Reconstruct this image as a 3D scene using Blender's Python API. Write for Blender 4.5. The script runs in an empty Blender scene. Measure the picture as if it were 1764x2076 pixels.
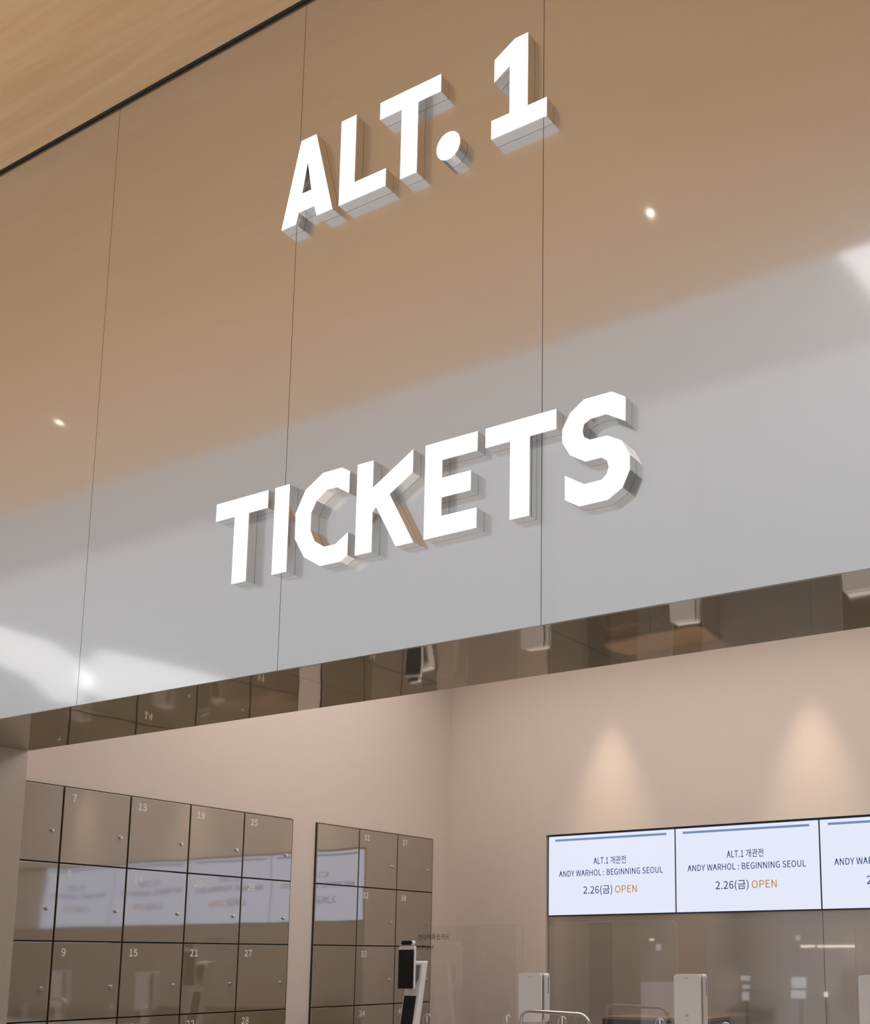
import bpy, bmesh, math, json
from mathutils import Vector, Matrix

C = bpy.context.scene.collection
SC = bpy.context.scene

# ------------------------------------------------------------------ camera
EYE = 1.6
FPX, PX, PY = 2321.11, 1182.34, 1558.71
YAW, PITCH, ROLL = 0.5289, 0.16503, -0.00107
_fw = Vector((-math.sin(YAW)*math.cos(PITCH), math.cos(YAW)*math.cos(PITCH), math.sin(PITCH)))
_r0 = Vector((math.cos(YAW), math.sin(YAW), 0)); _u0 = _r0.cross(_fw)
_r = math.cos(ROLL)*_r0 + math.sin(ROLL)*_u0
_u = -math.sin(ROLL)*_r0 + math.cos(ROLL)*_u0
cam_data = bpy.data.cameras.new('camera')
cam = bpy.data.objects.new('camera', cam_data); C.objects.link(cam)
cam.matrix_world = Matrix(((_r.x, _u.x, -_fw.x, 0), (_r.y, _u.y, -_fw.y, 0), (_r.z, _u.z, -_fw.z, EYE), (0, 0, 0, 1)))
cam_data.sensor_fit = 'HORIZONTAL'; cam_data.sensor_width = 36.0
cam_data.lens = FPX*36.0/1764
cam_data.shift_x = (882-PX)/1764; cam_data.shift_y = (PY-1038)/1764
cam_data.clip_start = 0.05; cam_data.clip_end = 400
SC.camera = cam

def ray(x, y):
    return _fw + _r*((x-PX)/FPX) - _u*((y-PY)/FPX)
def at(x, y, Y):                       # photo pixel -> point on the plane Y = const
    d = ray(x, y); d = d*(Y/d.y); d.z += EYE; return d

# ------------------------------------------------------------------ view, world, lights
vs = SC.view_settings
vs.view_transform = 'Standard'; vs.look = 'None'; vs.exposure = 0.0; vs.gamma = 1.0; vs.use_curve_mapping = False
w = bpy.data.worlds.new('world'); SC.world = w; w.use_nodes = True
w.node_tree.nodes['Background'].inputs[0].default_value = (.80, .86, 1.0, 1)
w.node_tree.nodes['Background'].inputs[1].default_value = 0.35
SC.cycles.max_bounces = 10; SC.cycles.glossy_bounces = 6; SC.cycles.transparent_max_bounces = 12
SC.cycles.caustics_reflective = False; SC.cycles.caustics_refractive = False
SC.cycles.sample_clamp_indirect = 4.0
SC.cycles.use_denoising = True

def area(name, loc, sx, sy, power, col, rot=(0, 0, 0)):
    l = bpy.data.lights.new(name, 'AREA'); l.shape = 'RECTANGLE'; l.size = sx; l.size_y = sy
    l.energy = power; l.color = col
    o = bpy.data.objects.new(name, l); C.objects.link(o); o.location = loc; o.rotation_euler = rot
    return o
area('skylight_daylight', (-9, -5, 14.6), 22, 9, 5600, (.92, .95, 1.0))
area('ticket_room_light', (-2.5, 5.1, 3.98), 5.2, 2.8, 94, (1.0, .91, .83))
ul = area('wood_ceiling_fill', (-5.5, .9, .12), 13, .6, 104, (1.0, .94, .85), (math.pi, 0, 0)); ul.data.spread = math.radians(110)  # added fill lamp out of view, brightens the wood ceiling from below

# ------------------------------------------------------------------ key planes (metres, floor = 0)
XL = -5.3167          # locker wall
D = 7.1013            # back wall
F = 2.5452            # sign fascia face
SD = 0.4724           # soffit depth
ZB = 2.5              # fascia bottom
ZT = 4.91             # wood ceiling
YE = 0.20             # edge of the wood ceiling, atrium beyond
ZI = 4.0              # ceiling of the ticket room
SX0, FW = -3.5898, 0.9848   # fascia seams

# ------------------------------------------------------------------ materials
def lin(r, g, b):
    f = lambda c: (c/255/12.92) if c/255 <= .04045 else ((c/255+.055)/1.055)**2.4
    return (f(r), f(g), f(b), 1)
MATS = {}
def mat(name, col, rough=.5, metal=0.0, bump=None, noise=None, emit=None, spec=.5):
    m = bpy.data.materials.new(name); m.use_nodes = True; nt = m.node_tree; b = nt.nodes['Principled BSDF']
    b.inputs['Base Color'].default_value = col; b.inputs['Roughness'].default_value = rough
    b.inputs['Metallic'].default_value = metal; b.inputs['Specular IOR Level'].default_value = spec
    tc = None
    if noise or bump:
        tc = nt.nodes.new('ShaderNodeTexCoord')
    if noise:                           # (scale, amount): subtle tone variation
        n = nt.nodes.new('ShaderNodeTexNoise'); n.inputs['Scale'].default_value = noise[0]; n.inputs['Detail'].default_value = 4
        nt.links.new(tc.outputs['Object'], n.inputs['Vector'])
        r = nt.nodes.new('ShaderNodeMapRange'); r.inputs['To Min'].default_value = 1-noise[1]; r.inputs['To Max'].default_value = 1+noise[1]
        nt.links.new(n.outputs['Fac'], r.inputs['Value'])
        v = nt.nodes.new('ShaderNodeVectorMath'); v.operation = 'SCALE'; v.inputs[0].default_value = col[:3]
        nt.links.new(r.outputs[0], v.inputs['Scale']); nt.links.new(v.outputs[0], b.inputs['Base Color'])
    if bump:                            # (scale, distance)
        n = nt.nodes.new('ShaderNodeTexNoise'); n.inputs['Scale'].default_value = bump[0]; n.inputs['Detail'].default_value = 1
        nt.links.new(tc.outputs['Object'], n.inputs['Vector'])
        k = nt.nodes.new('ShaderNodeBump'); k.inputs['Distance'].default_value = bump[1]; k.inputs['Strength'].default_value = 1
        nt.links.new(n.outputs['Fac'], k.inputs['Height']); nt.links.new(k.outputs[0], b.inputs['Normal'])
    if emit:
        b.inputs['Emission Color'].default_value = emit[0]; b.inputs['Emission Strength'].default_value = emit[1]
    MATS[name] = m
    return m


letter_side_m = mat('polished_letter_steel', (.78, .76, .74, 1), .08, 1)
face_m = mat('lit_acrylic_face', (.9, .9, .9, 1), .4, emit=((1, .985, .96, 1), 1.25))
plaster_m = mat('beige_plaster', (.715, .625, .57, 1), .85, noise=(6, .02))
backing_m = mat('dark_backing', (.035, .03, .022, 1), .7)
trim_m = mat('black_reveal', (.028, .024, .016, 1), .6)
frame_m = mat('brushed_edge_steel', (.55, .52, .48, 1), .3, 1)
knob_m = mat('chrome_lock', (.8, .78, .75, 1), .15, 1)
print_white_m = mat('white_print', (.85, .83, .80, 1), .5, emit=((1, .97, .93, 1), .0))
print_black_m = mat('black_print', (.02, .02, .015, 1), .6)
screen_m = mat('display_white', (.02, .02, .02, 1), .3, emit=(lin(226, 231, 248), 1.0))
bezel_m = mat('display_bezel', lin(24, 40, 66), .4)
navy_m = mat('display_navy', (0, 0, 0, 1), .4, emit=(lin(18, 50, 108), 1.0))
bar_m = mat('display_bar', (0, 0, 0, 1), .4, emit=(lin(112, 138, 176), 1.0))
gold_m = mat('display_gold', (0, 0, 0, 1), .4, emit=(lin(190, 134, 72), 1.0))
white_m = mat('white_plastic', (.84, .82, .82, 1), .35)
grey_m = mat('grey_groove', (.12, .11, .09, 1), .5)
mark_m = mat('faint_grey_mark', (.52, .50, .49, 1), .5)
glassblack_m = mat('black_glass', (.010, .012, .010, 1), .08)
chrome_m = mat('satin_chrome', (.72, .72, .73, 1), .16, 1)
rim_m = mat('acrylic_edge', (.50, .47, .43, 1), .25)
stone_m = mat('counter_stone', (.55, .50, .45, 1), .35, noise=(9, .05))
wood_cab_m = mat('oak_cabinet', (.21, .14, .085, 1), .45, noise=(5, .08))
dark_m = mat('dark_plastic', (.045, .042, .036, 1), .35)
floor_m = mat('pale_stone_floor', (.27, .26, .255, 1), .35, noise=(1.2, .06))
hall_m = mat('hall_plaster', (.62, .57, .53, 1), .8)
roof_m = mat('glowing_roof', (.6, .6, .6, 1), .8, emit=((.90, .935, 1.0, 1), .54))  # emission stands in for daylight on the white hall roof
near_roof_m = mat('dim_glowing_roof', (.75, .74, .73, 1), .8, emit=((1.0, .96, .92, 1), .25))  # plain roof band given a weak glow so its reflection is not dark
sky_m = mat('skylight_glass', (.6, .6, .6, 1), .4, emit=((.96, .98, 1.0, 1), 1.45))
spot_m = mat('spot_glow', (.9, .9, .9, 1), .4, emit=((1, .86, .68, 1), 45.0))
lamp_m = mat('lamp_glow', (.9, .9, .9, 1), .4, emit=((1, .86, .68, 1), 5.0))
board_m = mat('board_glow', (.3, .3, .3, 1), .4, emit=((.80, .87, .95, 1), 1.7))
greyboard_m = mat('pale_grey_board', (.62, .60, .62, 1), .5, emit=((.8, .82, .9, 1), .18))  # slight glow added to lift the board, which is no light source

def wood():
    m = bpy.data.materials.new('oak_veneer_ceiling'); m.use_nodes = True; nt = m.node_tree; b = nt.nodes['Principled BSDF']
    tc = nt.nodes.new('ShaderNodeTexCoord'); mp = nt.nodes.new('ShaderNodeMapping'); mp.inputs['Scale'].default_value = (.9, 16, 1)
    n = nt.nodes.new('ShaderNodeTexNoise'); n.inputs['Scale'].default_value = 1.6; n.inputs['Detail'].default_value = 8; n.inputs['Roughness'].default_value = .62; n.inputs['Distortion'].default_value = .25
    r = nt.nodes.new('ShaderNodeValToRGB'); r.color_ramp.elements[0].position = .3; r.color_ramp.elements[1].position = .72
    r.color_ramp.elements[0].color = (.59, .362, .188, 1); r.color_ramp.elements[1].color = (.69, .458, .268, 1)
    nt.links.new(tc.outputs['Object'], mp.inputs[0]); nt.links.new(mp.outputs[0], n.inputs['Vector']); nt.links.new(n.outputs['Fac'], r.inputs[0])
    nt.links.new(r.outputs[0], b.inputs['Base Color']); b.inputs['Roughness'].default_value = .55
    return m
wood_m = wood()

def lacquer(name, base, gloss, fac, rough, bump=None):
    '''tinted reflective sheet: a coloured ground under a mirror-like coat'''
    m = bpy.data.materials.new(name); m.use_nodes = True; nt = m.node_tree
    nt.nodes.remove(nt.nodes['Principled BSDF'])
    d = nt.nodes.new('ShaderNodeBsdfDiffuse'); d.inputs[0].default_value = base
    g = nt.nodes.new('ShaderNodeBsdfGlossy'); g.inputs['Roughness'].default_value = rough; g.inputs[0].default_value = gloss
    x = nt.nodes.new('ShaderNodeMixShader'); x.inputs[0].default_value = fac
    if bump:
        tc = nt.nodes.new('ShaderNodeTexCoord'); n = nt.nodes.new('ShaderNodeTexNoise'); n.inputs['Scale'].default_value = bump[0]; n.inputs['Detail'].default_value = 1
        nt.links.new(tc.outputs['Object'], n.inputs['Vector'])
        k = nt.nodes.new('ShaderNodeBump'); k.inputs['Distance'].default_value = bump[1]; k.inputs['Strength'].default_value = 1
        nt.links.new(n.outputs['Fac'], k.inputs['Height']); nt.links.new(k.outputs[0], g.inputs['Normal'])
    nt.links.new(d.outputs[0], x.inputs[1]); nt.links.new(g.outputs[0], x.inputs[2])
    nt.links.new(x.outputs[0], nt.nodes['Material Output'].inputs[0])
    return m
soffit_m = lacquer('bronze_soffit', (.21, .17, .125, 1), (.84, .78, .69, 1), .78, .03, (2.6, .0016))
locker_m = lacquer('bronze_lacquer_door', (.30, .232, .158, 1), (.80, .84, .90, 1), .36, .045, (2.2, .0010))
def satin():
    '''satin steel sheet: a crisp clear-coat lobe over a broad brushed one'''
    m = bpy.data.materials.new('satin_steel'); m.use_nodes = True; nt = m.node_tree
    nt.nodes.remove(nt.nodes['Principled BSDF'])
    tc = nt.nodes.new('ShaderNodeTexCoord'); n = nt.nodes.new('ShaderNodeTexNoise'); n.inputs['Scale'].default_value = 1.3; n.inputs['Detail'].default_value = 1
    nt.links.new(tc.outputs['Object'], n.inputs['Vector'])
    k = nt.nodes.new('ShaderNodeBump'); k.inputs['Distance'].default_value = .0012; k.inputs['Strength'].default_value = 1
    nt.links.new(n.outputs['Fac'], k.inputs['Height'])
    gs = []
    for rough in (.06, .33):
        g = nt.nodes.new('ShaderNodeBsdfGlossy'); g.inputs['Roughness'].default_value = rough; g.inputs[0].default_value = (.79, .775, .76, 1)
        nt.links.new(k.outputs[0], g.inputs['Normal']); gs.append(g)
    x = nt.nodes.new('ShaderNodeMixShader'); x.inputs[0].default_value = .58
    nt.links.new(gs[0].outputs[0], x.inputs[1]); nt.links.new(gs[1].outputs[0], x.inputs[2]); nt.links.new(x.outputs[0], nt.nodes['Material Output'].inputs[0])
    return m
fascia_m = satin()
jamb_m = lacquer('satin_bronze_jamb', (.52, .44, .355, 1), (.85, .82, .78, 1), .36, .28)
bronze_m = lacquer('bronze_mirror_panel', (.33, .285, .235, 1), (.85, .82, .78, 1), .42, .13, (1.5, .0008))

def acrylic():
    m = bpy.data.materials.new('clear_acrylic'); m.use_nodes = True; nt = m.node_tree
    nt.nodes.remove(nt.nodes['Principled BSDF'])
    t = nt.nodes.new('ShaderNodeBsdfTransparent'); t.inputs[0].default_value = (.992, .992, .99, 1)
    g = nt.nodes.new('ShaderNodeBsdfGlossy'); g.inputs['Roughness'].default_value = .02; g.inputs[0].default_value = (1, 1, 1, 1)
    lw = nt.nodes.new('ShaderNodeLayerWeight')
    pw = nt.nodes.new('ShaderNodeMath'); pw.operation = 'POWER'; pw.inputs[1].default_value = 5
    lw.inputs[0].default_value = .5; nt.links.new(lw.outputs['Facing'], pw.inputs[0])
    f = nt.nodes.new('ShaderNodeMapRange'); f.inputs['To Min'].default_value = .055; f.inputs['To Max'].default_value = .9
    nt.links.new(pw.outputs[0], f.inputs['Value'])
    x = nt.nodes.new('ShaderNodeMixShader')
    nt.links.new(f.outputs[0], x.inputs[0]); nt.links.new(t.outputs[0], x.inputs[1]); nt.links.new(g.outputs[0], x.inputs[2])
    nt.links.new(x.outputs[0], nt.nodes['Material Output'].inputs[0])
    return m
acrylic_m = acrylic()

# ------------------------------------------------------------------ helpers
def link(name, me, m, parent=None):
    o = bpy.data.objects.new(name, me)
    if m and not me.materials: me.materials.append(m)
    C.objects.link(o)
    if parent: o.parent = parent
    return o
def local(o_parent, p):
    return Vector(p) - (o_parent.matrix_world.translation if o_parent else Vector())
def bm_obj(name, bm, m, parent=None, smooth=False):
    me = bpy.data.meshes.new(name); bmesh.ops.recalc_face_normals(bm, faces=bm.faces); bm.to_mesh(me); bm.free()
    if smooth:
        for p in me.polygons: p.use_smooth = True
    o = link(name, me, m, parent)
    return o
def add_box(bm, x0, x1, y0, y1, z0, z1, bev=0):
    r = bmesh.ops.create_cube(bm, size=1)
    vs_ = r['verts']
    for v in vs_:
        v.co = Vector(((x0+x1)/2+v.co.x*(x1-x0), (y0+y1)/2+v.co.y*(y1-y0), (z0+z1)/2+v.co.z*(z1-z0)))
    if bev:
        es = list({e for v in vs_ for e in v.link_edges})
        bmesh.ops.bevel(bm, geom=es, offset=bev, segments=2, affect='EDGES', profile=.5)
def box(name, x0, x1, y0, y1, z0, z1, m, parent=None, bev=0):
    """world-space box; the origin of a child stays that of its parent's frame"""
    off = origin_of(parent)
    bm = bmesh.new(); add_box(bm, x0-off.x, x1-off.x, y0-off.y, y1-off.y, z0-off.z, z1-off.z, bev)
    return bm_obj(name, bm, m, parent)
def origin_of(o):
    v = Vector()
    while o is not None:
        v += o.location; o = o.parent
    return v
def empty(name, loc):
    o = bpy.data.objects.new(name, None); C.objects.link(o); o.location = loc; o.empty_display_size = .1
    return o
def tag(o, label=None, cat=None, group=None, kind=None):
    if label: o['label'] = label
    if cat: o['category'] = cat
    if group: o['group'] = group
    if kind: o['kind'] = kind
    return o
def struct(o): o['kind'] = 'structure'; return o
def poly_prism(bm, contours, y0, y1):
    """contours: list of closed (x, z) loops, first outer then holes; extruded along Y from y0 (front) to y1"""
    es = []
    for c in contours:
        vv = [bm.verts.new((x, y0, z)) for x, z in c]
        es += [bm.edges.new((vv[i], vv[(i+1) % len(vv)])) for i in range(len(vv))]
    r = bmesh.ops.triangle_fill(bm, use_beauty=True, use_dissolve=False, edges=es)
    fs = [g for g in r['geom'] if isinstance(g, bmesh.types.BMFace)]
    e = bmesh.ops.extrude_face_region(bm, geom=fs)
    nv = [g for g in e['geom'] if isinstance(g, bmesh.types.BMVert)]
    for v in nv: v.co.y = y1
def prism(name, contours, y0, y1, m, parent=None):
    off = origin_of(parent)
    bm = bmesh.new()
    poly_prism(bm, [[(x-off.x, z-off.z) for x, z in c] for c in contours], y0-off.y, y1-off.y)
    return bm_obj(name, bm, m, parent)
def rrect(x0, x1, z0, z1, r, n=5, corners=(1, 1, 1, 1)):       # corners: bl, br, tr, tl
    pts = []
    for (cx, cz, a0), on in zip([(x0+r, z0+r, 180), (x1-r, z0+r, 270), (x1-r, z1-r, 0), (x0+r, z1-r, 90)], corners):
        if on:
            for k in range(n+1):
                a = math.radians(a0+90*k/n); pts.append((cx+r*math.cos(a), cz+r*math.sin(a)))
        else:
            pts.append((cx+(r if a0 in (270, 0) else -r), cz+(r if a0 in (0, 90) else -r)))
    return pts
def tube(name, pts, rad, m, parent=None, seg=12):
    off = origin_of(parent)
    bm = bmesh.new(); pts = [Vector(p)-off for p in pts]; rings = []
    for i, p in enumerate(pts):
        t = (pts[min(i+1, len(pts)-1)]-pts[max(i-1, 0)]).normalized()
        a = t.cross(Vector((0, 1, 0)))
        if a.length < .2: a = t.cross(Vector((1, 0, 0)))
        a.normalize(); b = t.cross(a).normalized()
        rings.append([bm.verts.new(p+rad*(math.cos(k*2*math.pi/seg)*a+math.sin(k*2*math.pi/seg)*b)) for k in range(seg)])
    for i in range(len(rings)-1):
        for k in range(seg):
            bm.faces.new((rings[i][k], rings[i][(k+1) % seg], rings[i+1][(k+1) % seg], rings[i+1][k]))
    bm.faces.new(rings[0][::-1]); bm.faces.new(rings[-1])
    return bm_obj(name, bm, m, parent, smooth=True)
def lathe(name, prof, m, parent=None, axis='Z', loc=(0, 0, 0), seg=20):
    """prof: (radius, height) pairs; spun about the axis at loc (world)"""
    off = origin_of(parent); loc = Vector(loc)-off
    bm = bmesh.new(); rings = []
    for r, h in prof:
        ring = []
        for k in range(seg):
            a = 2*math.pi*k/seg; q = (r*math.cos(a), r*math.sin(a), h)
            if axis == 'X': q = (q[2], q[0], q[1])
            if axis == 'Y': q = (q[0], q[2], q[1])
            ring.append(bm.verts.new(Vector(q)+loc))
        rings.append(ring)
    for i in range(len(rings)-1):
        for k in range(seg):
            bm.faces.new((rings[i][k], rings[i][(k+1) % seg], rings[i+1][(k+1) % seg], rings[i+1][k]))
    bm.faces.new(rings[0][::-1]); bm.faces.new(rings[-1])
    return bm_obj(name, bm, m, parent, smooth=False)

# glyph outlines, units of a cap height of 257
GLYPH = json.loads('''{"(":[118,[[84,-69,103,-60,78,-7,64,50,59,109,64,168,78,225,103,277,84,286,56,232,38,174,32,109,38,44,56,-15]]],")":[118,[[35,-69,62,-15,80,44,86,109,80,174,62,232,35,286,15,277,40,225,55,168,60,109,55,50,40,-7,15,-60]]],".":[97,[[49,-5,60,-1,69,7,72,20,69,32,60,41,49,44,37,41,29,32,26,20,29,7,37,-1]]],"0":[194,[[97,-5,140,10,167,55,177,129,167,203,140,247,97,261,55,247,27,203,18,129,27,55,55,10],[97,21,72,33,55,68,48,129,55,190,72,225,97,236,123,225,140,190,146,129,140,68,123,33]]],"1":[194,[[31,0,172,0,172,27,120,27,120,257,96,257,42,238,42,218,88,218,88,27,31,27]]],"2":[194,[[15,0,177,0,177,28,106,28,64,25,117,81,152,134,165,186,155,226,129,252,90,261,60,257,36,244,14,224,33,206,48,221,66,231,86,235,112,229,128,211,133,185,120,138,82,83,15,19]]],"3":[194,[[92,-5,134,4,163,29,175,69,167,100,148,121,120,134,120,136,144,149,160,169,166,197,156,232,130,254,91,261,64,257,40,246,20,231,37,210,53,223,70,232,90,235,113,230,128,216,133,195,127,170,104,152,62,146,62,121,109,115,135,97,142,70,135,44,117,28,90,22,64,26,43,37,27,51,10,31,30,13,57,0]]],"4":[194,[[119,0,149,0,149,71,183,71,183,96,149,96,149,257,114,257,7,92,7,71,119,71],[119,96,40,96,99,184,119,222,121,222,119,175]]],"5":[194,[[92,-5,133,6,164,36,176,83,165,130,137,157,98,165,60,155,67,229,163,229,163,257,39,257,30,137,47,126,61,134,75,139,90,141,118,134,137,114,143,83,136,50,116,29,89,22,62,26,42,37,26,50,9,29,30,13,56,0]]],"6":[194,[[105,-5,142,6,169,35,179,79,170,124,146,150,108,159,87,156,67,145,50,129,60,191,83,225,116,235,131,233,145,226,157,215,175,235,159,249,139,258,114,261,68,248,33,203,20,123,31,52,61,10],[50,103,68,122,86,132,103,136,128,129,144,109,149,79,143,48,128,28,105,21,78,30,59,58]]],"7":[194,[[69,0,103,0,111,89,133,164,178,237,178,257,17,257,17,229,142,229,102,160,79,87]]],"8":[194,[[98,-5,140,4,168,28,178,62,172,92,156,114,135,129,135,131,151,146,164,168,169,193,161,228,136,252,99,261,63,252,38,230,28,195,33,171,46,151,63,136,63,135,40,118,23,95,16,64,27,28,56,4],[116,139,87,152,66,170,57,195,63,217,77,232,98,237,122,231,137,214,142,191,139,173,130,155],[98,19,71,25,52,42,44,67,49,90,61,109,80,125,114,110,138,91,148,63,142,40,124,25]]],"9":[194,[[82,-5,128,10,162,56,175,139,164,207,133,248,89,261,52,251,26,222,15,178,24,133,49,106,86,97,107,101,128,112,145,129,135,66,112,32,81,22,65,24,50,31,38,42,20,22,37,8,57,-1],[145,155,127,136,109,125,91,121,66,128,51,148,46,178,51,209,67,229,89,236,117,227,136,200]]],":":[97,[[49,137,60,140,69,148,72,161,69,174,60,182,49,186,37,182,29,174,26,161,29,148,37,140],[49,-5,60,-1,69,7,72,20,69,32,60,41,49,44,37,41,29,32,26,20,29,7,37,-1]]],"A":[213,[[1,0,34,0,59,78,153,78,177,0,211,0,124,257,88,257],[67,104,79,144,105,230,106,230,132,144,145,104]]],"B":[230,[[35,0,117,0,168,8,202,33,214,75,208,105,189,126,162,137,162,138,183,150,195,170,200,194,188,230,157,250,111,257,35,257],[68,148,68,231,107,231,141,227,161,214,168,190,161,167,141,153,106,148],[68,26,68,123,112,123,151,118,174,102,182,76,174,48,150,31,112,26]]],"D":[241,[[35,0,101,0,166,15,206,60,220,129,206,199,166,242,99,257,35,257],[68,27,68,230,97,230,147,219,177,184,187,129,177,74,147,39,97,27]]],"E":[206,[[35,0,187,0,187,28,68,28,68,121,165,121,165,149,68,149,68,229,183,229,183,257,35,257]]],"G":[241,[[136,-5,168,-1,195,10,215,25,215,133,131,133,131,106,186,106,186,39,173,31,157,26,139,24,93,37,64,73,54,129,64,185,94,220,139,233,162,230,180,221,194,209,212,230,194,245,170,256,138,261,77,245,36,200,20,128,35,57,76,11]]],"H":[255,[[35,0,68,0,68,121,187,121,187,0,220,0,220,257,187,257,187,149,68,149,68,257,35,257]]],"I":[103,[[35,0,68,0,68,257,35,257]]],"L":[190,[[35,0,180,0,180,28,68,28,68,257,35,257]]],"N":[253,[[35,0,66,0,66,135,62,215,63,215,91,162,185,0,218,0,218,257,187,257,187,123,192,42,190,42,162,95,68,257,35,257]]],"O":[260,[[130,-5,187,12,225,58,239,129,225,200,187,245,130,261,73,245,34,200,20,129,34,58,73,12],[130,24,90,37,63,73,54,129,63,185,90,220,130,233,170,220,197,185,206,129,197,73,170,37]]],"P":[222,[[35,0,68,0,68,102,110,102,160,111,192,137,204,181,192,226,159,250,109,257,35,257],[68,129,68,230,104,230,142,226,165,211,172,181,165,151,143,134,106,129]]],"R":[222,[[68,135,68,230,111,230,145,226,166,212,173,185,166,157,145,140,111,135],[176,0,213,0,147,112,178,126,198,150,205,185,194,227,162,250,116,257,35,257,35,0,68,0,68,109,114,109]]],"S":[209,[[106,-5,153,5,183,31,194,68,187,100,168,122,141,137,104,153,84,162,68,175,62,196,68,215,84,228,110,233,132,230,151,222,168,209,185,230,164,246,139,257,110,261,68,252,39,228,29,193,37,162,57,141,81,127,118,111,140,101,155,87,161,65,154,44,136,29,107,24,81,28,57,39,36,56,17,33,42,13,72,0]]],"T":[210,[[89,0,121,0,121,229,199,229,199,257,11,257,11,229,89,229]]],"U":[252,[[126,-5,173,6,206,41,218,106,218,257,187,257,187,105,179,57,157,31,126,24,96,31,75,57,67,105,67,257,34,257,34,106,47,41,79,6]]],"W":[307,[[63,0,102,0,140,155,153,213,154,213,167,155,206,0,245,0,298,257,267,257,239,117,225,34,223,34,205,117,169,257,140,257,104,117,86,34,85,34,69,117,42,257,9,257]]],"Y":[186,[[77,0,109,0,109,99,186,257,153,257,120,184,94,128,92,128,67,184,34,257,0,257,77,99]]],"i":[96,[[32,0,64,0,64,190,32,190],[48,229,59,232,67,239,70,251,67,262,59,269,48,271,37,269,30,262,27,251,30,239,37,232]]],"n":[214,[[32,0,64,0,64,138,82,154,98,164,116,167,137,162,149,145,152,116,152,0,184,0,184,120,178,161,159,186,126,195,102,191,81,179,62,162,58,190,32,190]]],"o":[212,[[106,-5,150,7,182,41,194,95,182,149,150,183,106,195,63,183,31,149,18,95,31,41,63,7],[106,22,77,31,58,57,51,95,58,133,77,159,106,168,135,159,154,133,161,95,154,57,135,31]]],"t":[132,[[92,-5,127,2,121,27,99,21,82,26,72,38,70,58,70,164,121,164,121,190,70,190,70,244,43,244,40,190,9,188,9,164,38,164,38,59,43,25,60,3]]],"개":[322,[[188,281,188,-12,215,-12,215,138,258,138,258,-27,286,-27,286,290,258,290,258,162,215,162,215,281],[30,249,30,225,124,225,111,162,77,107,18,61,34,41,105,99,142,170,153,249]]],"관":[322,[[35,265,35,241,163,241,155,157,183,154,189,193,191,224,192,248,192,265],[19,102,80,102,148,106,215,114,214,136,111,127,111,194,82,194,82,126,15,125],[235,290,235,51,264,51,264,162,309,162,309,187,264,187,264,290],[64,73,64,-20,274,-20,274,4,93,4,93,73]]],"금":[322,[[53,89,53,-23,269,-23,269,89],[240,66,240,1,81,1,81,66],[18,156,18,132,305,132,305,156,259,156,265,192,267,223,268,249,268,273,54,273,54,249,239,249,238,223,236,192,230,156]]],"대":[322,[[187,283,187,-11,214,-11,214,139,258,139,258,-27,286,-27,286,290,258,290,258,162,214,162,214,283],[29,251,29,51,49,51,93,51,130,54,167,60,164,84,130,79,96,76,58,75,58,227,146,227,146,251]]],"드":[322,[[18,40,18,16,305,16,305,40],[54,260,54,114,271,114,271,138,83,138,83,236,268,236,268,260]]],"백":[322,[[32,269,32,121,154,121,154,269,127,269,127,219,59,219,59,269],[59,196,127,196,127,145,59,145],[72,80,72,56,256,56,256,-27,284,-27,284,80],[189,283,189,101,216,101,216,183,257,183,257,99,284,99,284,289,257,289,257,207,216,207,216,283]]],"전":[322,[[249,289,249,202,185,202,185,178,249,178,249,57,278,57,278,289],[76,78,76,-20,287,-20,287,4,105,4,105,78],[28,264,28,240,98,240,98,224,88,181,60,145,19,121,34,97,68,116,95,143,113,176,131,146,157,122,189,105,204,128,164,151,137,185,127,224,127,240,197,240,197,264]]],"점":[322,[[72,89,72,-23,278,-23,278,89],[250,65,250,1,101,1,101,65],[249,290,249,210,186,210,186,186,249,186,249,104,278,104,278,290],[28,269,28,245,98,245,98,234,88,191,60,154,19,130,34,107,68,126,95,153,113,186,131,156,157,131,189,114,204,137,164,161,137,194,127,234,127,245,197,245,197,269]]],"카":[322,[[38,257,38,233,151,233,142,178,22,169,26,144,133,154,108,114,71,78,20,47,36,25,124,90,168,168,180,257],[232,290,232,-27,261,-27,261,137,311,137,311,161,261,161,261,290]]],"현":[322,[[107,210,70,202,45,181,36,150,45,118,70,97,107,89,145,97,170,118,179,150,170,181,145,202],[107,187,131,182,146,169,152,150,146,130,131,116,107,112,84,116,69,130,63,150,69,169,84,182],[195,139,195,115,249,115,249,48,278,48,278,289,249,289,249,205,195,205,195,181,249,181,249,139],[93,290,93,251,18,251,18,227,195,227,195,251,122,251,122,290],[75,69,75,-20,285,-20,285,4,104,4,104,69]]],"화":[322,[[114,187,139,182,155,170,161,151,155,132,139,119,114,115,89,119,73,132,67,151,73,170,89,182],[114,209,75,202,49,182,40,151,47,123,68,103,99,93,99,58,14,57,18,33,79,34,146,37,216,46,214,67,129,60,129,93,160,103,181,123,189,151,179,182,153,202],[232,290,232,-27,262,-27,262,131,311,131,311,155,262,155,262,290],[99,289,99,251,19,251,19,228,208,228,208,251,129,251,129,289]]]}''')
_tc = {}
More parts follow.
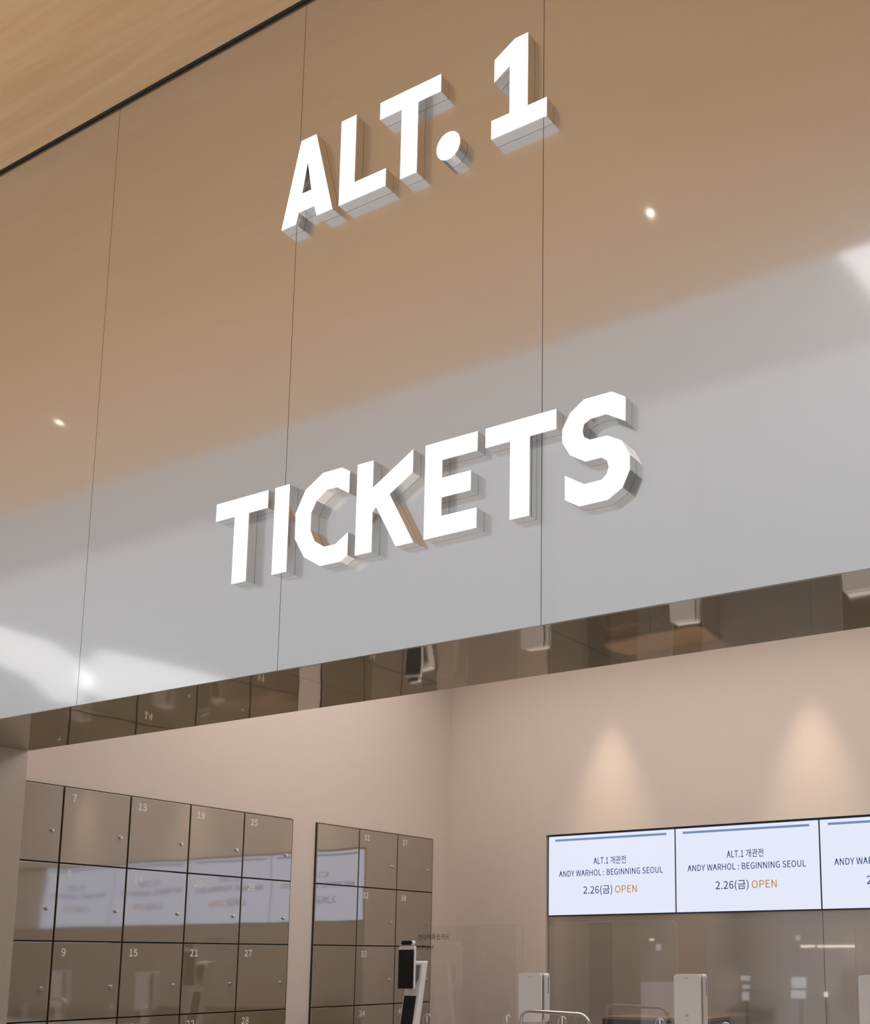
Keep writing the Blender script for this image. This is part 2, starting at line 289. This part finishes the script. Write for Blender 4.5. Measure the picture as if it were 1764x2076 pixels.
def text_mesh(s, track=0, bold=0):
    """flat filled lettering in the XY plane, from (0,0), cap height 1; returns (verts, faces, width)"""
    if (s, track, bold) in _tc: return _tc[(s, track, bold)]
    cu = bpy.data.curves.new('lettering', 'CURVE'); cu.dimensions = '2D'; cu.fill_mode = 'BOTH'; cu.offset = bold
    x = 0.0
    for ch in s:
        if ch == ' ': x += 85; continue
        adv, cs = GLYPH[ch]
        for c in cs:
            sp = cu.splines.new('POLY'); sp.points.add(len(c)//2-1); sp.use_cyclic_u = True
            for i in range(len(c)//2): sp.points[i].co = ((c[2*i]+x)/257, c[2*i+1]/257, 0, 1)
        x += adv+track
    o = bpy.data.objects.new('lettering', cu)
    me = bpy.data.meshes.new_from_object(o)
    v = [tuple(p.co) for p in me.vertices]; f = [tuple(p.vertices) for p in me.polygons]
    bpy.data.objects.remove(o); bpy.data.curves.remove(cu); bpy.data.meshes.remove(me)
    x0 = min(p[0] for p in v); x1 = max(p[0] for p in v)
    v = [(p[0]-x0, p[1]) for p in v]
    _tc[(s, track, bold)] = (v, f, x1-x0)
    return _tc[(s, track, bold)]
def lettering(name, s, org, right, up, width, cap, m, parent, track=0, bold=0):
    """flat print: org = world point of the baseline's left end"""
    v, f, wd = text_mesh(s, track, bold); off = origin_of(parent); org = Vector(org)-off
    sx = (width/wd) if width else cap
    me = bpy.data.meshes.new(name)
    me.from_pydata([tuple(org+Vector(right)*(a*sx)+Vector(up)*(b*cap)) for a, b in v], [], f)
    return link(name, me, m, parent)

# ================================================================== SETTING
fl = struct(box('floor', -76, 26, -46, 7.3, -.1, 0, floor_m))

# the sign wall: backing plus one steel panel per bay
wf = struct(box('wall_front', -8.6, 4.4, F+.012, F+SD, ZB+.012, ZT+.35, backing_m))
for k in range(-5, 8):
    x0 = SX0+FW*k; x1 = x0+FW
    box('fascia_panel', x0+.0010, x1-.0010, F, F+.012, ZB, ZT-.007, fascia_m, wf)
sf = struct(box('trim_1', -8.6, 4.4, F+.0122, F+SD, ZB+.006, ZB+.012, backing_m))
TILT = {-1: .0, 0: .0035, 1: -.0015, 2: .002, 3: -.001}
for k in range(-1, 8):
    x0 = SX0+FW*k
    if k == -1: x0 = -4.5657
    x1 = SX0+FW*(k+1)
    if x0 > 4.3: continue
    o = box('soffit_panel', x0+.0008, x1-.0008, F+.0123, F+SD, ZB, ZB+.006, soffit_m, sf)

# jamb pier left of the opening, its end face in satin bronze
wj = struct(box('wall_jamb', -8.6, -4.5757, F+.012, F+SD, 0, ZB, backing_m))
box('jamb_panel', -4.5757, -4.5657, F, F+SD+.001, 0, ZB, jamb_m, wj, bev=.0008)
for k in range(-5, -1):
    x1 = SX0+FW*(k+1)
    if k == -2: x1 = -4.5757
    x0 = SX0+FW*k
    box('fascia_panel', x0+.0016, x1-.0016, F, F+.012, 0, ZB-.003, fascia_m, wj)
wj2 = struct(box('wall_jamb', -8.6, -4.80, F+SD, F+SD+.12, 0, ZI, plaster_m))
wr = struct(box('wall_right', 2.6, 2.75, F+SD, D+.2, 0, ZI, plaster_m))
wrf = struct(box('wall_right', 2.6, 4.4, F, F+SD, 0, ZB, plaster_m))

# ticket room
wl = struct(box('wall_left', XL-.60, XL-.02, F+SD+.12, D+.2, 0, ZI, plaster_m))
# plaster face round the lockers (proud of the recess)
REC = .0
wb = struct(bm_obj('wall_back', (lambda bm: (add_box(bm, XL-.3, -4.459, D-.012, D+.2, 0, ZI),
        add_box(bm, -4.459, 2.6, D-.012, D+.2, EYE+.8943+.006, ZI), add_box(bm, -4.459, 2.6, D+.03, D+.2, 0, EYE+.8943+.006), bm)[-1])(bmesh.new()), plaster_m))
ci = struct(box('ceiling', XL-.3, 2.75, F+SD, D+.2, ZI, ZI+.1, plaster_m))
# bronze mirror panels under the displays
xs = [-4.4416]; 
while xs[-1] < 2.5: xs.append(min(xs[-1]+2.0536, 2.6))
for a, b in zip(xs[:-1], xs[1:]):
    box('mirror_panel', a+.0018, b-.0018, D+.005, D+.03, 0, EYE+.3073, bronze_m, wb)

# wood ceiling over the visitors' side, black reveal against the sign wall
cw = struct(box('ceiling', -16, 6, YE, F-.013, ZT, ZT+.2, wood_m))
struct(box('trim_2', -16, 6, F-.013, F+.012, ZT+.004, ZT+.2, trim_m))
struct(box('trim_3', -8.6, 4.4, F+.0008, F+.012, ZT-.007, ZT+.004, trim_m))
struct(box('wall_bulkhead', -16, 6, YE-.02, YE, ZT, 14.9, hall_m))

# atrium beyond the camera: roof with its daylight put in as glow, brighter skylights, far walls
rf = struct(box('ceiling', -76, 26, -46, -18, 15.0, 15.2, roof_m))
rn = struct(box('ceiling', -76, 26, -18, YE-.02, 14.9, 15.2, near_roof_m))
def skylight(poly, par=None, z=14.93):
    bm = bmesh.new(); poly_z(bm, poly, z, z+.06); return bm_obj('skylight', bm, sky_m, par or rf)
def poly_z(bm, poly, z0, z1):
    a = [bm.verts.new((x, y, z0)) for x, y in poly]; b = [bm.verts.new((x, y, z1)) for x, y in poly]
    n = len(poly); bm.faces.new(a[::-1]); bm.faces.new(b)
    for i in range(n): bm.faces.new((a[i], a[(i+1) % n], b[(i+1) % n], b[i]))
skylight([(-5.9, -13.9), (-5.5, -17.5), (-2.0, -19.5), (-1.0, -14.2), (-3.0, -12.8)], rn, 14.83)
skylight([(-43.2, -21.0), (-43.6, -24.5), (-45.2, -26.8), (-47.6, -29.4), (-53.5, -33.0), (-53.4, -31.2), (-50.2, -28.0), (-48.6, -25.0), (-47.9, -21)])
skylight([(-42.8, -26.2), (-42.4, -29.0), (-42.2, -33.0), (-46.5, -34.0), (-51.5, -33.0), (-49.5, -30.2), (-46.6, -28.0)])
struct(box('wall_hall', -76, 26, -46.2, -46, 0, 15, hall_m))
struct(box('wall_hall', -76.2, -76, -46, 2, 0, 15, hall_m))
struct(box('wall_hall', 26, 26.2, -46, 7.3, 0, 15, hall_m))

# ================================================================== LOCKERS
ZL = EYE+.8948
Y0, LW, LH = 3.7352, .4145, .4
Y1, LW1 = 5.6173, .4127
GY, GZ = .0105, .0075
def locker_bank(ystart, ncol, lw, nums, label):
    t = empty('locker_bank', (XL-.02, ystart, 0)); tag(t, label, 'lockers')
    y1 = ystart+ncol*lw
    box('body', XL-.0195, XL-.012, ystart, y1, .06, ZL+.004, backing_m, t)
    box('plinth', XL-.0195, XL-.010, ystart, y1, 0, .06, trim_m, t)
    box('side_trim', XL-.012, XL+.001, y1-.004, y1, .06, ZL, frame_m, t)
    dm = None
    for c in range(ncol):
        for r in range(6):
            yc = ystart+c*lw; zt = ZL-r*LH
            d0 = empty_mesh = None
            bm = bmesh.new(); add_box(bm, -.010, 0, GY/2, lw-GY/2, -LH+GZ/2, -GZ/2, .001)
            if dm is None:
                me = bpy.data.meshes.new('locker_door'); bm.to_mesh(me); dm = me
            bm.free()
            d_ = link('locker_door', dm, locker_m, t)
            d_.location = Vector((XL, yc, zt))-t.location
            if nums[c] is not None:
                kn = lathe('lock_knob', [(.010, 0), (.010, .006), (.0085, .010), (.003, .0105)], knob_m, d_, 'X', (XL, yc+lw-.055, zt-.235), 12)
                num = str(nums[c]+r)
                lettering('number', num, (XL+.0006, yc+.050 if len(num) == 2 or True else yc+.05, zt-.074), (0, 1, 0), (0, 0, 1), None, .038, print_white_m, d_, 16, .030)
    return t
locker_bank(Y0-LW, 5, LW, [1, 7, 13, 19, 25], 'wide bank of mirrored bronze locker doors numbered 7 to 28, nearer the left edge')
locker_bank(Y1, 3, LW1, [None, 31, 37], 'narrow bank of mirrored bronze lockers numbered 31 to 40, behind the tablet kiosk')

# ================================================================== SIGN LETTERS
LD = .037
Z_A = (EYE+2.4155, EYE+2.7215); Z_T = (EYE+1.2050, EYE+1.4960)
def sign_letter(contours, label):
    xs_ = [p[0] for p in contours[0]]; zs_ = [p[1] for p in contours[0]]
    t = empty('sign_letter', ((min(xs_)+max(xs_))/2, F, EYE+min(zs_)))
    tag(t, label, 'sign letter', 'ALT. 1 TICKETS wall letters')
    cs = [[(x, z+EYE) for x, z in c] for c in contours]
    prism('letter_return', cs, F-LD+.004, F-.0006, letter_side_m, t)
    fo = prism('letter_face', cs, F-LD, F-LD+.0038, face_m, t)
    fo.data.materials.append(letter_side_m)
    for p in fo.data.polygons:
        if abs(p.normal.y) < .5: p.material_index = 1
    return t
b0, t0 = 2.4155, 2.7215
sign_letter([[(-2.563, t0), (-2.495, t0), (-2.411, b0), (-2.479, b0), (-2.492, 2.455), (-2.561, 2.455), (-2.572, b0), (-2.638, b0)],
             [(-2.529, 2.631), (-2.508, 2.521), (-2.549, 2.521)]], 'illuminated white letter A, first of the upper sign row')
sign_letter([[(-2.384, t0), (-2.3195, t0), (-2.3195, 2.477), (-2.188, 2.477), (-2.188, b0), (-2.384, b0)]], 'illuminated white letter L in the upper row, between A and T')
sign_letter([[(-2.219, t0), (-1.975, t0), (-1.975, 2.661), (-2.0635, 2.661), (-2.0635, b0), (-2.1295, b0), (-2.1295, 2.661), (-2.219, 2.661)]], 'illuminated white letter T in the upper row, just before the round dot')
cx, cz = -1.942, 2.459
sign_letter([[(cx+.0455*math.cos(a*math.pi/8+.2), cz+.0475*math.sin(a*math.pi/8+.2)) for a in range(16)]], 'round illuminated full stop between T and 1 of the upper row')
sign_letter([[(-1.699, t0), (-1.6525, t0), (-1.6525, 2.477), (-1.586, 2.477), (-1.586, b0), (-1.782, b0), (-1.782, 2.478), (-1.717, 2.478), (-1.717, 2.637), (-1.773, 2.604), (-1.773, 2.680)]], 'illuminated white numeral 1 ending the upper row')
b1, t1 = 1.2050, 1.4960
sign_letter([[(-2.878, t1), (-2.641, t1), (-2.641, 1.436), (-2.7255, 1.436), (-2.7255, b1), (-2.7905, b1), (-2.7905, 1.436), (-2.878, 1.436)]], 'illuminated white letter T, first of the lower sign row')
sign_letter([[(-2.611, t1), (-2.5475, t1), (-2.5475, b1), (-2.611, b1)]], 'illuminated white letter I, plain upright bar in the lower row')
sign_letter([[(-2.329, 1.502), (-2.296, 1.483), (-2.296, 1.412), (-2.346, 1.442), (-2.388, 1.442), (-2.430, 1.415), (-2.451, 1.379), (-2.451, 1.322), (-2.432, 1.283), (-2.391, 1.257), (-2.345, 1.257), (-2.295, 1.286), (-2.295, 1.212), (-2.325, 1.197), (-2.405, 1.198), (-2.474, 1.239), (-2.516, 1.307), (-2.517, 1.391), (-2.478, 1.461), (-2.406, 1.502)]], 'illuminated white letter C with faceted curve in the lower row')
sign_letter([[(-2.265, t1), (-2.202, t1), (-2.202, 1.408), (-2.049, t1), (-2.049, 1.424), (-2.136, 1.374), (-2.041, b1), (-2.107, b1), (-2.187, 1.345), (-2.200, 1.332), (-2.200, b1), (-2.265, b1)]], 'illuminated white letter K between C and E')
sign_letter([[(-2.003, t1), (-1.815, t1), (-1.815, 1.437), (-1.9405, 1.437), (-1.9405, 1.382), (-1.837, 1.382), (-1.837, 1.322), (-1.9405, 1.322), (-1.9405, 1.265), (-1.815, 1.265), (-1.815, b1), (-2.003, b1)]], 'illuminated white letter E of the lower row')
sign_letter([[(-1.7875, t1), (-1.550, t1), (-1.550, 1.4375), (-1.637, 1.4375), (-1.637, b1), (-1.702, b1), (-1.702, 1.4375), (-1.7875, 1.4375)]], 'illuminated white second letter T of the lower row, between E and S')
sign_letter([[(-1.376, 1.501), (-1.334, 1.475), (-1.335, 1.407), (-1.393, 1.441), (-1.443, 1.439), (-1.462, 1.429), (-1.467, 1.410), (-1.462, 1.392), (-1.444, 1.380), (-1.391, 1.379), (-1.347, 1.355), (-1.323, 1.309), (-1.323, 1.268), (-1.345, 1.223), (-1.390, 1.198), (-1.477, 1.198), (-1.522, 1.225), (-1.522, 1.294), (-1.461, 1.257), (-1.408, 1.258), (-1.392, 1.271), (-1.386, 1.290), (-1.391, 1.308), (-1.408, 1.321), (-1.458, 1.321), (-1.506, 1.350), (-1.531, 1.393), (-1.531, 1.430), (-1.506, 1.472), (-1.462, 1.501)]], 'illuminated white letter S ending the lower row')

# ================================================================== DISPLAYS
S0, SW, ZS1, ZS0 = -4.4416, 1.0268, EYE+.8943, EYE+.3093
GRID = {}
def rel(x, y):
    p = at(x, y, D); return p.x-S0, p.z
names_ = ['leftmost wall display, above the panel edge', 'second wall display from the left in the menu row', 'third wall display, cut by the right picture edge', 'fourth and last wall display, seen only mirrored in the lockers']
for k in range(4):
    x0 = S0+k*SW; x1 = x0+SW
    t = empty('wall_display', ((x0+x1)/2, D, ZS0)); tag(t, 'lit white announcement screen, ' + names_[k], 'screen', 'row of wall displays over the counter')
    box('housing', x0+.0008, x1-.0008, D-.004, D+.03, ZS0, ZS1, bezel_m, t)
    box('screen', x0+.005, x1-.005, D-.0065, D-.0045, ZS0+.007, ZS1-.009, screen_m, t)
    yf = D-.0072
    bx0, bz1 = rel(1126.9, 1702.5); bx1, _ = rel(1352, 1689)
    _, bz0 = rel(1126.9, 1706.8)
    def flat(name, a, b, z0, z1, m):
        box(name, x0+a, x0+b, yf-.0003, yf, z0, z1, m, t)
    flat('header_bar', bx0, bx1, bz0, bz1, bar_m)
    for nm, s, pa, pb, capx, m in [('title_text', 'ALT.1 개관전', (1204.5, 1752), (1270, 1749), 12.6, navy_m),
                             ('name_text', 'ANDY WARHOL : BEGINNING SEOUL', (1134.5, 1778.2), (1345, 1769), 11.8, navy_m),
                             ('date_text', '2.26(금)', (1183.8, 1812), (1242.5, 1810), 14.3, navy_m),
                             ('open_text', 'OPEN', (1248, 1810), (1292.5, 1808.5), 14.3, gold_m)]:
        a, za = rel(*pa); b, _ = rel(*pb); _, zc = rel(pa[0], pa[1]-capx)
        lettering(nm, s, (x0+a, yf-.0004, za), (1, 0, 0), (0, 0, 1), b-a, zc-za, m, t, 4, .010)
        if nm == 'date_text': pass

# wall-wash downlights in the ticket room ceiling
for i, x in enumerate((-3.912, -2.415, -.918, .579)):
    t = empty('downlight', (x, D-.27, ZI)); tag(t, 'recessed wall-washing downlight ' + ('over the first display', 'over the third display', 'over the fourth display', 'beyond the last display')[i], 'downlight', 'wall-wash downlights')
    lathe('trim_ring', [(.03, -.002), (.048, -.006), (.048, 0)], white_m, t, 'Z', (x, D-.27, ZI), 16)
    lathe('lens', [(.029, -.004), (.028, -.0025)], lamp_m, t, 'Z', (x, D-.27, ZI), 16)
    l = bpy.data.lights.new('downlight_beam', 'SPOT'); l.energy = 125; l.color = (1, .80, .58); l.spot_size = math.radians(42); l.spot_blend = 1.0; l.shadow_soft_size = .03
    lo = bpy.data.objects.new('downlight_beam', l); C.objects.link(lo); lo.location = (x, D-.27, ZI-.02)

for x, y, lab in ((-2.093, .912, 'small recessed downlight in the wood ceiling, mirrored as the glint right of the numeral 1'), (-6.196, .963, 'small recessed downlight in the wood ceiling, mirrored as the glint at the left edge')):
    t = empty('downlight', (x, y, ZT)); tag(t, lab, 'downlight', 'downlights in the wood ceiling')
    lathe('trim_ring', [(.022, -.002), (.034, -.005), (.034, 0)], dark_m, t, 'Z', (x, y, ZT), 16)
    lathe('lens', [(.009, -.0035), (.008, -.0025)], spot_m, t, 'Z', (x, y, ZT), 16)

# ================================================================== COUNTER AND DEVICES
YC = 5.65
ZC = 1.10
ct = empty('service_counter', (-1.4, YC+.2, 0)); tag(ct, 'long ticket counter below the shields and kiosks, below the frame', 'counter')
box('worktop', -4.75, 2.3, YC-.35, YC+.62, ZC-.04, ZC, stone_m, ct, .004)
box('front_panel', -4.70, 2.25, YC-.28, YC-.24, .08, ZC-.04, stone_m, ct)
box('side_panel', -4.70, -4.66, YC-.24, YC+.55, .08, ZC-.04, stone_m, ct)
box('side_panel', 2.21, 2.25, YC-.24, YC+.55, .08, ZC-.04, stone_m, ct)
box('plinth', -4.66, 2.2, YC-.22, YC+.5, 0, .08, trim_m, ct)

def kiosk(x0, label):
    w_ = .155; z1 = EYE-.078; z0 = EYE-.352
    t = empty('card_terminal', (x0+w_/2, YC, ZC)); tag(t, label, 'terminal', 'white card terminals on the counter')
    prism('front_plate', [rrect(x0, x0+w_, z0, z1, .016)], YC-.008, YC+.006, white_m, t)
    prism('spacer', [rrect(x0+.012, x0+w_-.008, z0+.008, z1-.008, .012)], YC+.006, YC+.030, grey_m, t)
    prism('rear_body', [rrect(x0, x0+w_, z0, z1, .016)], YC+.030, YC+.084, white_m, t)
    prism('side_slot', [rrect(x0+w_-.001, x0+w_+.0008, z1-.115, z1-.022, .0008, 2)], YC+.066, YC+.071, dark_m, t)
    prism('speaker_slot', [rrect(x0+.062, x0+.088, z1-.022, z1-.018, .0018, 3)], YC-.0086, YC-.008, mark_m, t)
    prism('emblem', [rrect(x0+.066, x0+.084, z0+.052, z0+.066, .004, 3)], YC-.0086, YC-.008, mark_m, t)
    prism('caption_line', [rrect(x0+.062, x0+.088, z0+.032, z0+.0335, .0006, 2)], YC-.0086, YC-.008, mark_m, t)
    bm = bmesh.new(); add_box(bm, -.03, .03, .02, .05, 0, z0+.004-ZC, .004); bm_obj('stem', bm, white_m, t)
    bm = bmesh.new(); add_box(bm, -.07, .07, -.03, .10, 0, .012, .004); bm_obj('foot', bm, white_m, t)
    return t
kiosk(-3.733, 'white upright terminal behind the chrome rail, leftmost of three')
kiosk(-2.735, 'white upright terminal under the join of the first two displays')
kiosk(-1.728, 'white upright terminal cut by the right edge of the picture')
kiosk(-.73, 'white upright terminal right of the picture edge, seen only in reflections')

def shield(x0, x1, z1, label, corners=(0, 0, 1, 1)):
    z0 = ZC
    t = empty('acrylic_shield', ((x0+x1)/2, YC+.012, ZC)); tag(t, label, 'shield', 'clear acrylic shields on the counter')
    prism('pane', [rrect(x0, x1, z0, z1, .035, 8, corners)], YC+.010, YC+.0105, acrylic_m, t)
    # polished rim, a thin band round the outline
    out = rrect(x0, x1, z0, z1, .035, 8, corners); 
    i_ = .0016
    inn = rrect(x0+i_, x1-i_, z0+i_, z1-i_, .033, 8, corners)
    prism('polished_rim', [out, inn], YC+.0088, YC+.0117, rim_m, t)
    return t
sh = shield(-4.542, -3.718, EYE+.202, 'clear shield printed with black lettering, left of the first terminal')
lettering('printed_line', '현대백화점카드', (-4.491, YC+.0085, EYE+.123), (1, 0, 0), (0, 0, 1), .242, .028, print_black_m, sh, 0)
lettering('printed_line', 'H.Point', (-4.494, YC+.0085, EYE+.062), (1, 0, 0), (0, 0, 1), .128, .027, print_black_m, sh, 0)
shield(-3.530, -2.722, EYE+.210, 'clear rounded shield between the first and second terminals')
shield(-2.539, -1.740, EYE+.207, 'clear rounded shield right of the second terminal')
shield(-1.53, -.742, EYE+.207, 'clear rounded shield right of the third terminal, outside the frame')

# small clear arched stands
for (px, py, lab) in ((866, 2055, 'small clear arched stand just right of the tablet kiosk'),
                      (1028, 2057, 'small clear arched stand left of the chrome rail'),
                      (1140, 2061, 'small clear arched stand framed by the chrome rail'),
                      (1338, 2065, 'small clear arched stand at the foot of the second terminal, left side'),
                      (1471, 2073, 'small clear arched stand at the foot of the second terminal, right side')):
    p = at(px, py, YC-.06); zt = p.z; wr_ = .026
    t = empty('arched_stand', (p.x, YC-.06, ZC)); tag(t, lab, 'stand', 'small clear arched stands')
    arc = [(p.x-wr_, YC-.06, ZC+.004), (p.x-wr_, YC-.06, zt-wr_)]+[(p.x-wr_*math.cos(a*math.pi/8), YC-.06, zt-wr_+wr_*math.sin(a*math.pi/8)) for a in range(1, 8)]+[(p.x+wr_, YC-.06, zt-wr_), (p.x+wr_, YC-.06, ZC+.004)]
    tube('hoop', arc, .0028, chrome_m, t, 8)
    tube('centre_rod', [(p.x, YC-.06, ZC+.004), (p.x, YC-.06, zt-.003)], .0022, chrome_m, t, 8)
    box('base', p.x-.035, p.x+.035, YC-.085, YC-.035, ZC, ZC+.006, rim_m, t, .001)

# chrome U rail in front of the counter
Yr = 5.2
pl = at(1057, 2076, Yr); pa_ = at(1072, 2049.5, Yr); pb_ = at(1172, 2054.5, Yr); pr_ = at(1196, 2080, Yr)
t = empty('hand_rail', ((pl.x+pr_.x)/2, Yr, 0)); tag(t, 'bent chrome tube rail with rounded corners in front of the first terminal', 'rail')
pts = [(pl.x, Yr, .01), (pl.x, Yr, pa_.z-.05)]
for a in range(1, 9):
    g = a*math.pi/16; pts.append((pl.x+.05*(1-math.cos(g)), Yr, pa_.z-.05+.05*math.sin(g)))
zr = pa_.z-.009
for a in range(0, 9):
    g = a*math.pi/16; pts.append((pr_.x-.07+.07*math.sin(g), Yr, zr-.07+.07*math.cos(g)))
pts += [(pr_.x, Yr, .01)]
tube('bent_tube', pts, .0095, chrome_m, t, 14)
for x in (pl.x, pr_.x): lathe('floor_flange', [(.035, 0), (.035, .006), (.014, .010)], chrome_m, t, 'Z', (x, Yr, 0), 20)

# tablet kiosk: leaning white stand with two black glass screens and a camera bar
Yk = 5.45
t = empty('tablet_kiosk', (-4.36, Yk+.04, 0)); tag(t, 'white leaning kiosk stand with a black upright tablet, before the lockers', 'kiosk')
def slab(name, prof, x0, x1, m, bev=0.0):
    """side profile (y, z) extruded along X"""
    off = origin_of(t); bm = bmesh.new()
    a = [bm.verts.new((x0-off.x, y-off.y, z-off.z)) for y, z in prof]; b = [bm.verts.new((x1-off.x, y-off.y, z-off.z)) for y, z in prof]
    n = len(prof); bm.faces.new(a); bm.faces.new(b[::-1])
    for i in range(n): bm.faces.new((a[i], b[i], b[(i+1) % n], a[(i+1) % n]))
    if bev: bmesh.ops.bevel(bm, geom=bm.edges[:], offset=bev, segments=3, affect='EDGES', profile=.5)
    return bm_obj(name, bm, m, t)
X0k, X1k = -4.457, -4.3395
def fy(zr): return 5.458+(zr+.376)*.19          # front face of the leaning column at height zr (relative to eye level)
zl, zh = ZC+.008-EYE, -.011
slab('stand_column', [(fy(zl), EYE+zl), (fy(zh), EYE+zh), (fy(zh)+.047, EYE+zh+.004), (fy(zl)+.05, EYE+zl)], X0k, X1k, white_m, .007)
slab('stand_foot', [(5.37, ZC), (5.37, ZC+.008), (5.56, ZC+.012), (5.56, ZC)], X0k-.03, X1k+.03, white_m, .002)
za, zb2 = -.212, -.46
slab('lower_screen', [(fy(zb2)-.0025, EYE+zb2), (fy(za)-.0025, EYE+za), (fy(za)+.001, EYE+za), (fy(zb2)+.001, EYE+zb2)], X0k+.009, X1k-.020, glassblack_m)
slab('small_print', [(fy(-.196)-.0012, EYE-.196), (fy(-.193)-.0012, EYE-.193), (fy(-.193)+.001, EYE-.193), (fy(-.196)+.001, EYE-.196)], -4.405, -4.378, mark_m)
slab('bracket', [(5.432, EYE-.12), (5.432, EYE-.03), (fy(-.03)+.003, EYE-.03), (fy(-.12)+.003, EYE-.12)], -4.43, -4.36, grey_m, .002)
prism('tablet_body', [rrect(-4.4445, -4.3265, EYE-.1705, EYE+.081, .012)], 5.4205, 5.4365, white_m, t)
prism('tablet_glass', [rrect(-4.4435, -4.330, EYE-.1685, EYE+.0590, .005)], 5.4185, 5.4207, glassblack_m, t)
prism('camera_bar', [rrect(-4.425, -4.341, EYE+.086, EYE+.1125, .0125, 6)], 5.420, 5.448, white_m, t)
prism('camera_glass', [rrect(-4.4245, -4.3435, EYE+.0865, EYE+.112, .0122, 6)], 5.4182, 5.4202, glassblack_m, t)
prism('neck', [rrect(-4.40, -4.37, EYE+.078, EYE+.09, .002)], 5.424, 5.434, white_m, t)


# staff side: monitor on the counter and an oak back cabinet
pm0 = at(1222, 2064, 6.15); pm1 = at(1302, 2064, 6.15)
t = empty('computer_monitor', ((pm0.x+pm1.x)/2, 6.15, ZC)); tag(t, 'dark computer monitor behind the counter, only its top edge in view', 'monitor')
box('casing', pm0.x, pm1.x+.10, 6.14, 6.17, pm0.z-.135, pm0.z, dark_m, t, .004)
box('screen', pm0.x+.01, pm1.x+.09, 6.1701, 6.1715, pm0.z-.125, pm0.z-.01, glassblack_m, t)
box('stem', (pm0.x+pm1.x)/2, (pm0.x+pm1.x)/2+.06, 6.15, 6.165, ZC+.009, pm0.z-.125, dark_m, t)
box('foot', (pm0.x+pm1.x)/2-.05, (pm0.x+pm1.x)/2+.11, 6.09, 6.22, ZC+.0005, ZC+.009, dark_m, t)
zk = at(1330, 2063, 6.72).z
t = empty('back_cabinet', (-3.4, 6.9, 0)); tag(t, 'low oak cabinet along the bronze back panel', 'cabinet')
box('carcass', -3.75, -3.05, 6.73, D, .06, zk-.02, wood_cab_m, t)
box('top', -3.76, -3.04, 6.71, D, zk-.02, zk, wood_cab_m, t, .002)
for k in range(2): box('door', -3.745+k*.345, -3.745+(k+1)*.345-.006, 6.715, 6.73, .07, zk-.03, wood_cab_m, t, .002)
box('plinth', -3.7, -3.1, 6.78, D, 0, .06, trim_m, t)

# ================================================================== THE HALL BEHIND THE CAMERA, seen in the mirrors
def mirrored(px, py, Yobj):
    """point in the hall whose reflection in the acrylic shields falls on the photo pixel"""
    p = at(px, py, 2*(YC+.010)-Yobj); p.y = Yobj; return p
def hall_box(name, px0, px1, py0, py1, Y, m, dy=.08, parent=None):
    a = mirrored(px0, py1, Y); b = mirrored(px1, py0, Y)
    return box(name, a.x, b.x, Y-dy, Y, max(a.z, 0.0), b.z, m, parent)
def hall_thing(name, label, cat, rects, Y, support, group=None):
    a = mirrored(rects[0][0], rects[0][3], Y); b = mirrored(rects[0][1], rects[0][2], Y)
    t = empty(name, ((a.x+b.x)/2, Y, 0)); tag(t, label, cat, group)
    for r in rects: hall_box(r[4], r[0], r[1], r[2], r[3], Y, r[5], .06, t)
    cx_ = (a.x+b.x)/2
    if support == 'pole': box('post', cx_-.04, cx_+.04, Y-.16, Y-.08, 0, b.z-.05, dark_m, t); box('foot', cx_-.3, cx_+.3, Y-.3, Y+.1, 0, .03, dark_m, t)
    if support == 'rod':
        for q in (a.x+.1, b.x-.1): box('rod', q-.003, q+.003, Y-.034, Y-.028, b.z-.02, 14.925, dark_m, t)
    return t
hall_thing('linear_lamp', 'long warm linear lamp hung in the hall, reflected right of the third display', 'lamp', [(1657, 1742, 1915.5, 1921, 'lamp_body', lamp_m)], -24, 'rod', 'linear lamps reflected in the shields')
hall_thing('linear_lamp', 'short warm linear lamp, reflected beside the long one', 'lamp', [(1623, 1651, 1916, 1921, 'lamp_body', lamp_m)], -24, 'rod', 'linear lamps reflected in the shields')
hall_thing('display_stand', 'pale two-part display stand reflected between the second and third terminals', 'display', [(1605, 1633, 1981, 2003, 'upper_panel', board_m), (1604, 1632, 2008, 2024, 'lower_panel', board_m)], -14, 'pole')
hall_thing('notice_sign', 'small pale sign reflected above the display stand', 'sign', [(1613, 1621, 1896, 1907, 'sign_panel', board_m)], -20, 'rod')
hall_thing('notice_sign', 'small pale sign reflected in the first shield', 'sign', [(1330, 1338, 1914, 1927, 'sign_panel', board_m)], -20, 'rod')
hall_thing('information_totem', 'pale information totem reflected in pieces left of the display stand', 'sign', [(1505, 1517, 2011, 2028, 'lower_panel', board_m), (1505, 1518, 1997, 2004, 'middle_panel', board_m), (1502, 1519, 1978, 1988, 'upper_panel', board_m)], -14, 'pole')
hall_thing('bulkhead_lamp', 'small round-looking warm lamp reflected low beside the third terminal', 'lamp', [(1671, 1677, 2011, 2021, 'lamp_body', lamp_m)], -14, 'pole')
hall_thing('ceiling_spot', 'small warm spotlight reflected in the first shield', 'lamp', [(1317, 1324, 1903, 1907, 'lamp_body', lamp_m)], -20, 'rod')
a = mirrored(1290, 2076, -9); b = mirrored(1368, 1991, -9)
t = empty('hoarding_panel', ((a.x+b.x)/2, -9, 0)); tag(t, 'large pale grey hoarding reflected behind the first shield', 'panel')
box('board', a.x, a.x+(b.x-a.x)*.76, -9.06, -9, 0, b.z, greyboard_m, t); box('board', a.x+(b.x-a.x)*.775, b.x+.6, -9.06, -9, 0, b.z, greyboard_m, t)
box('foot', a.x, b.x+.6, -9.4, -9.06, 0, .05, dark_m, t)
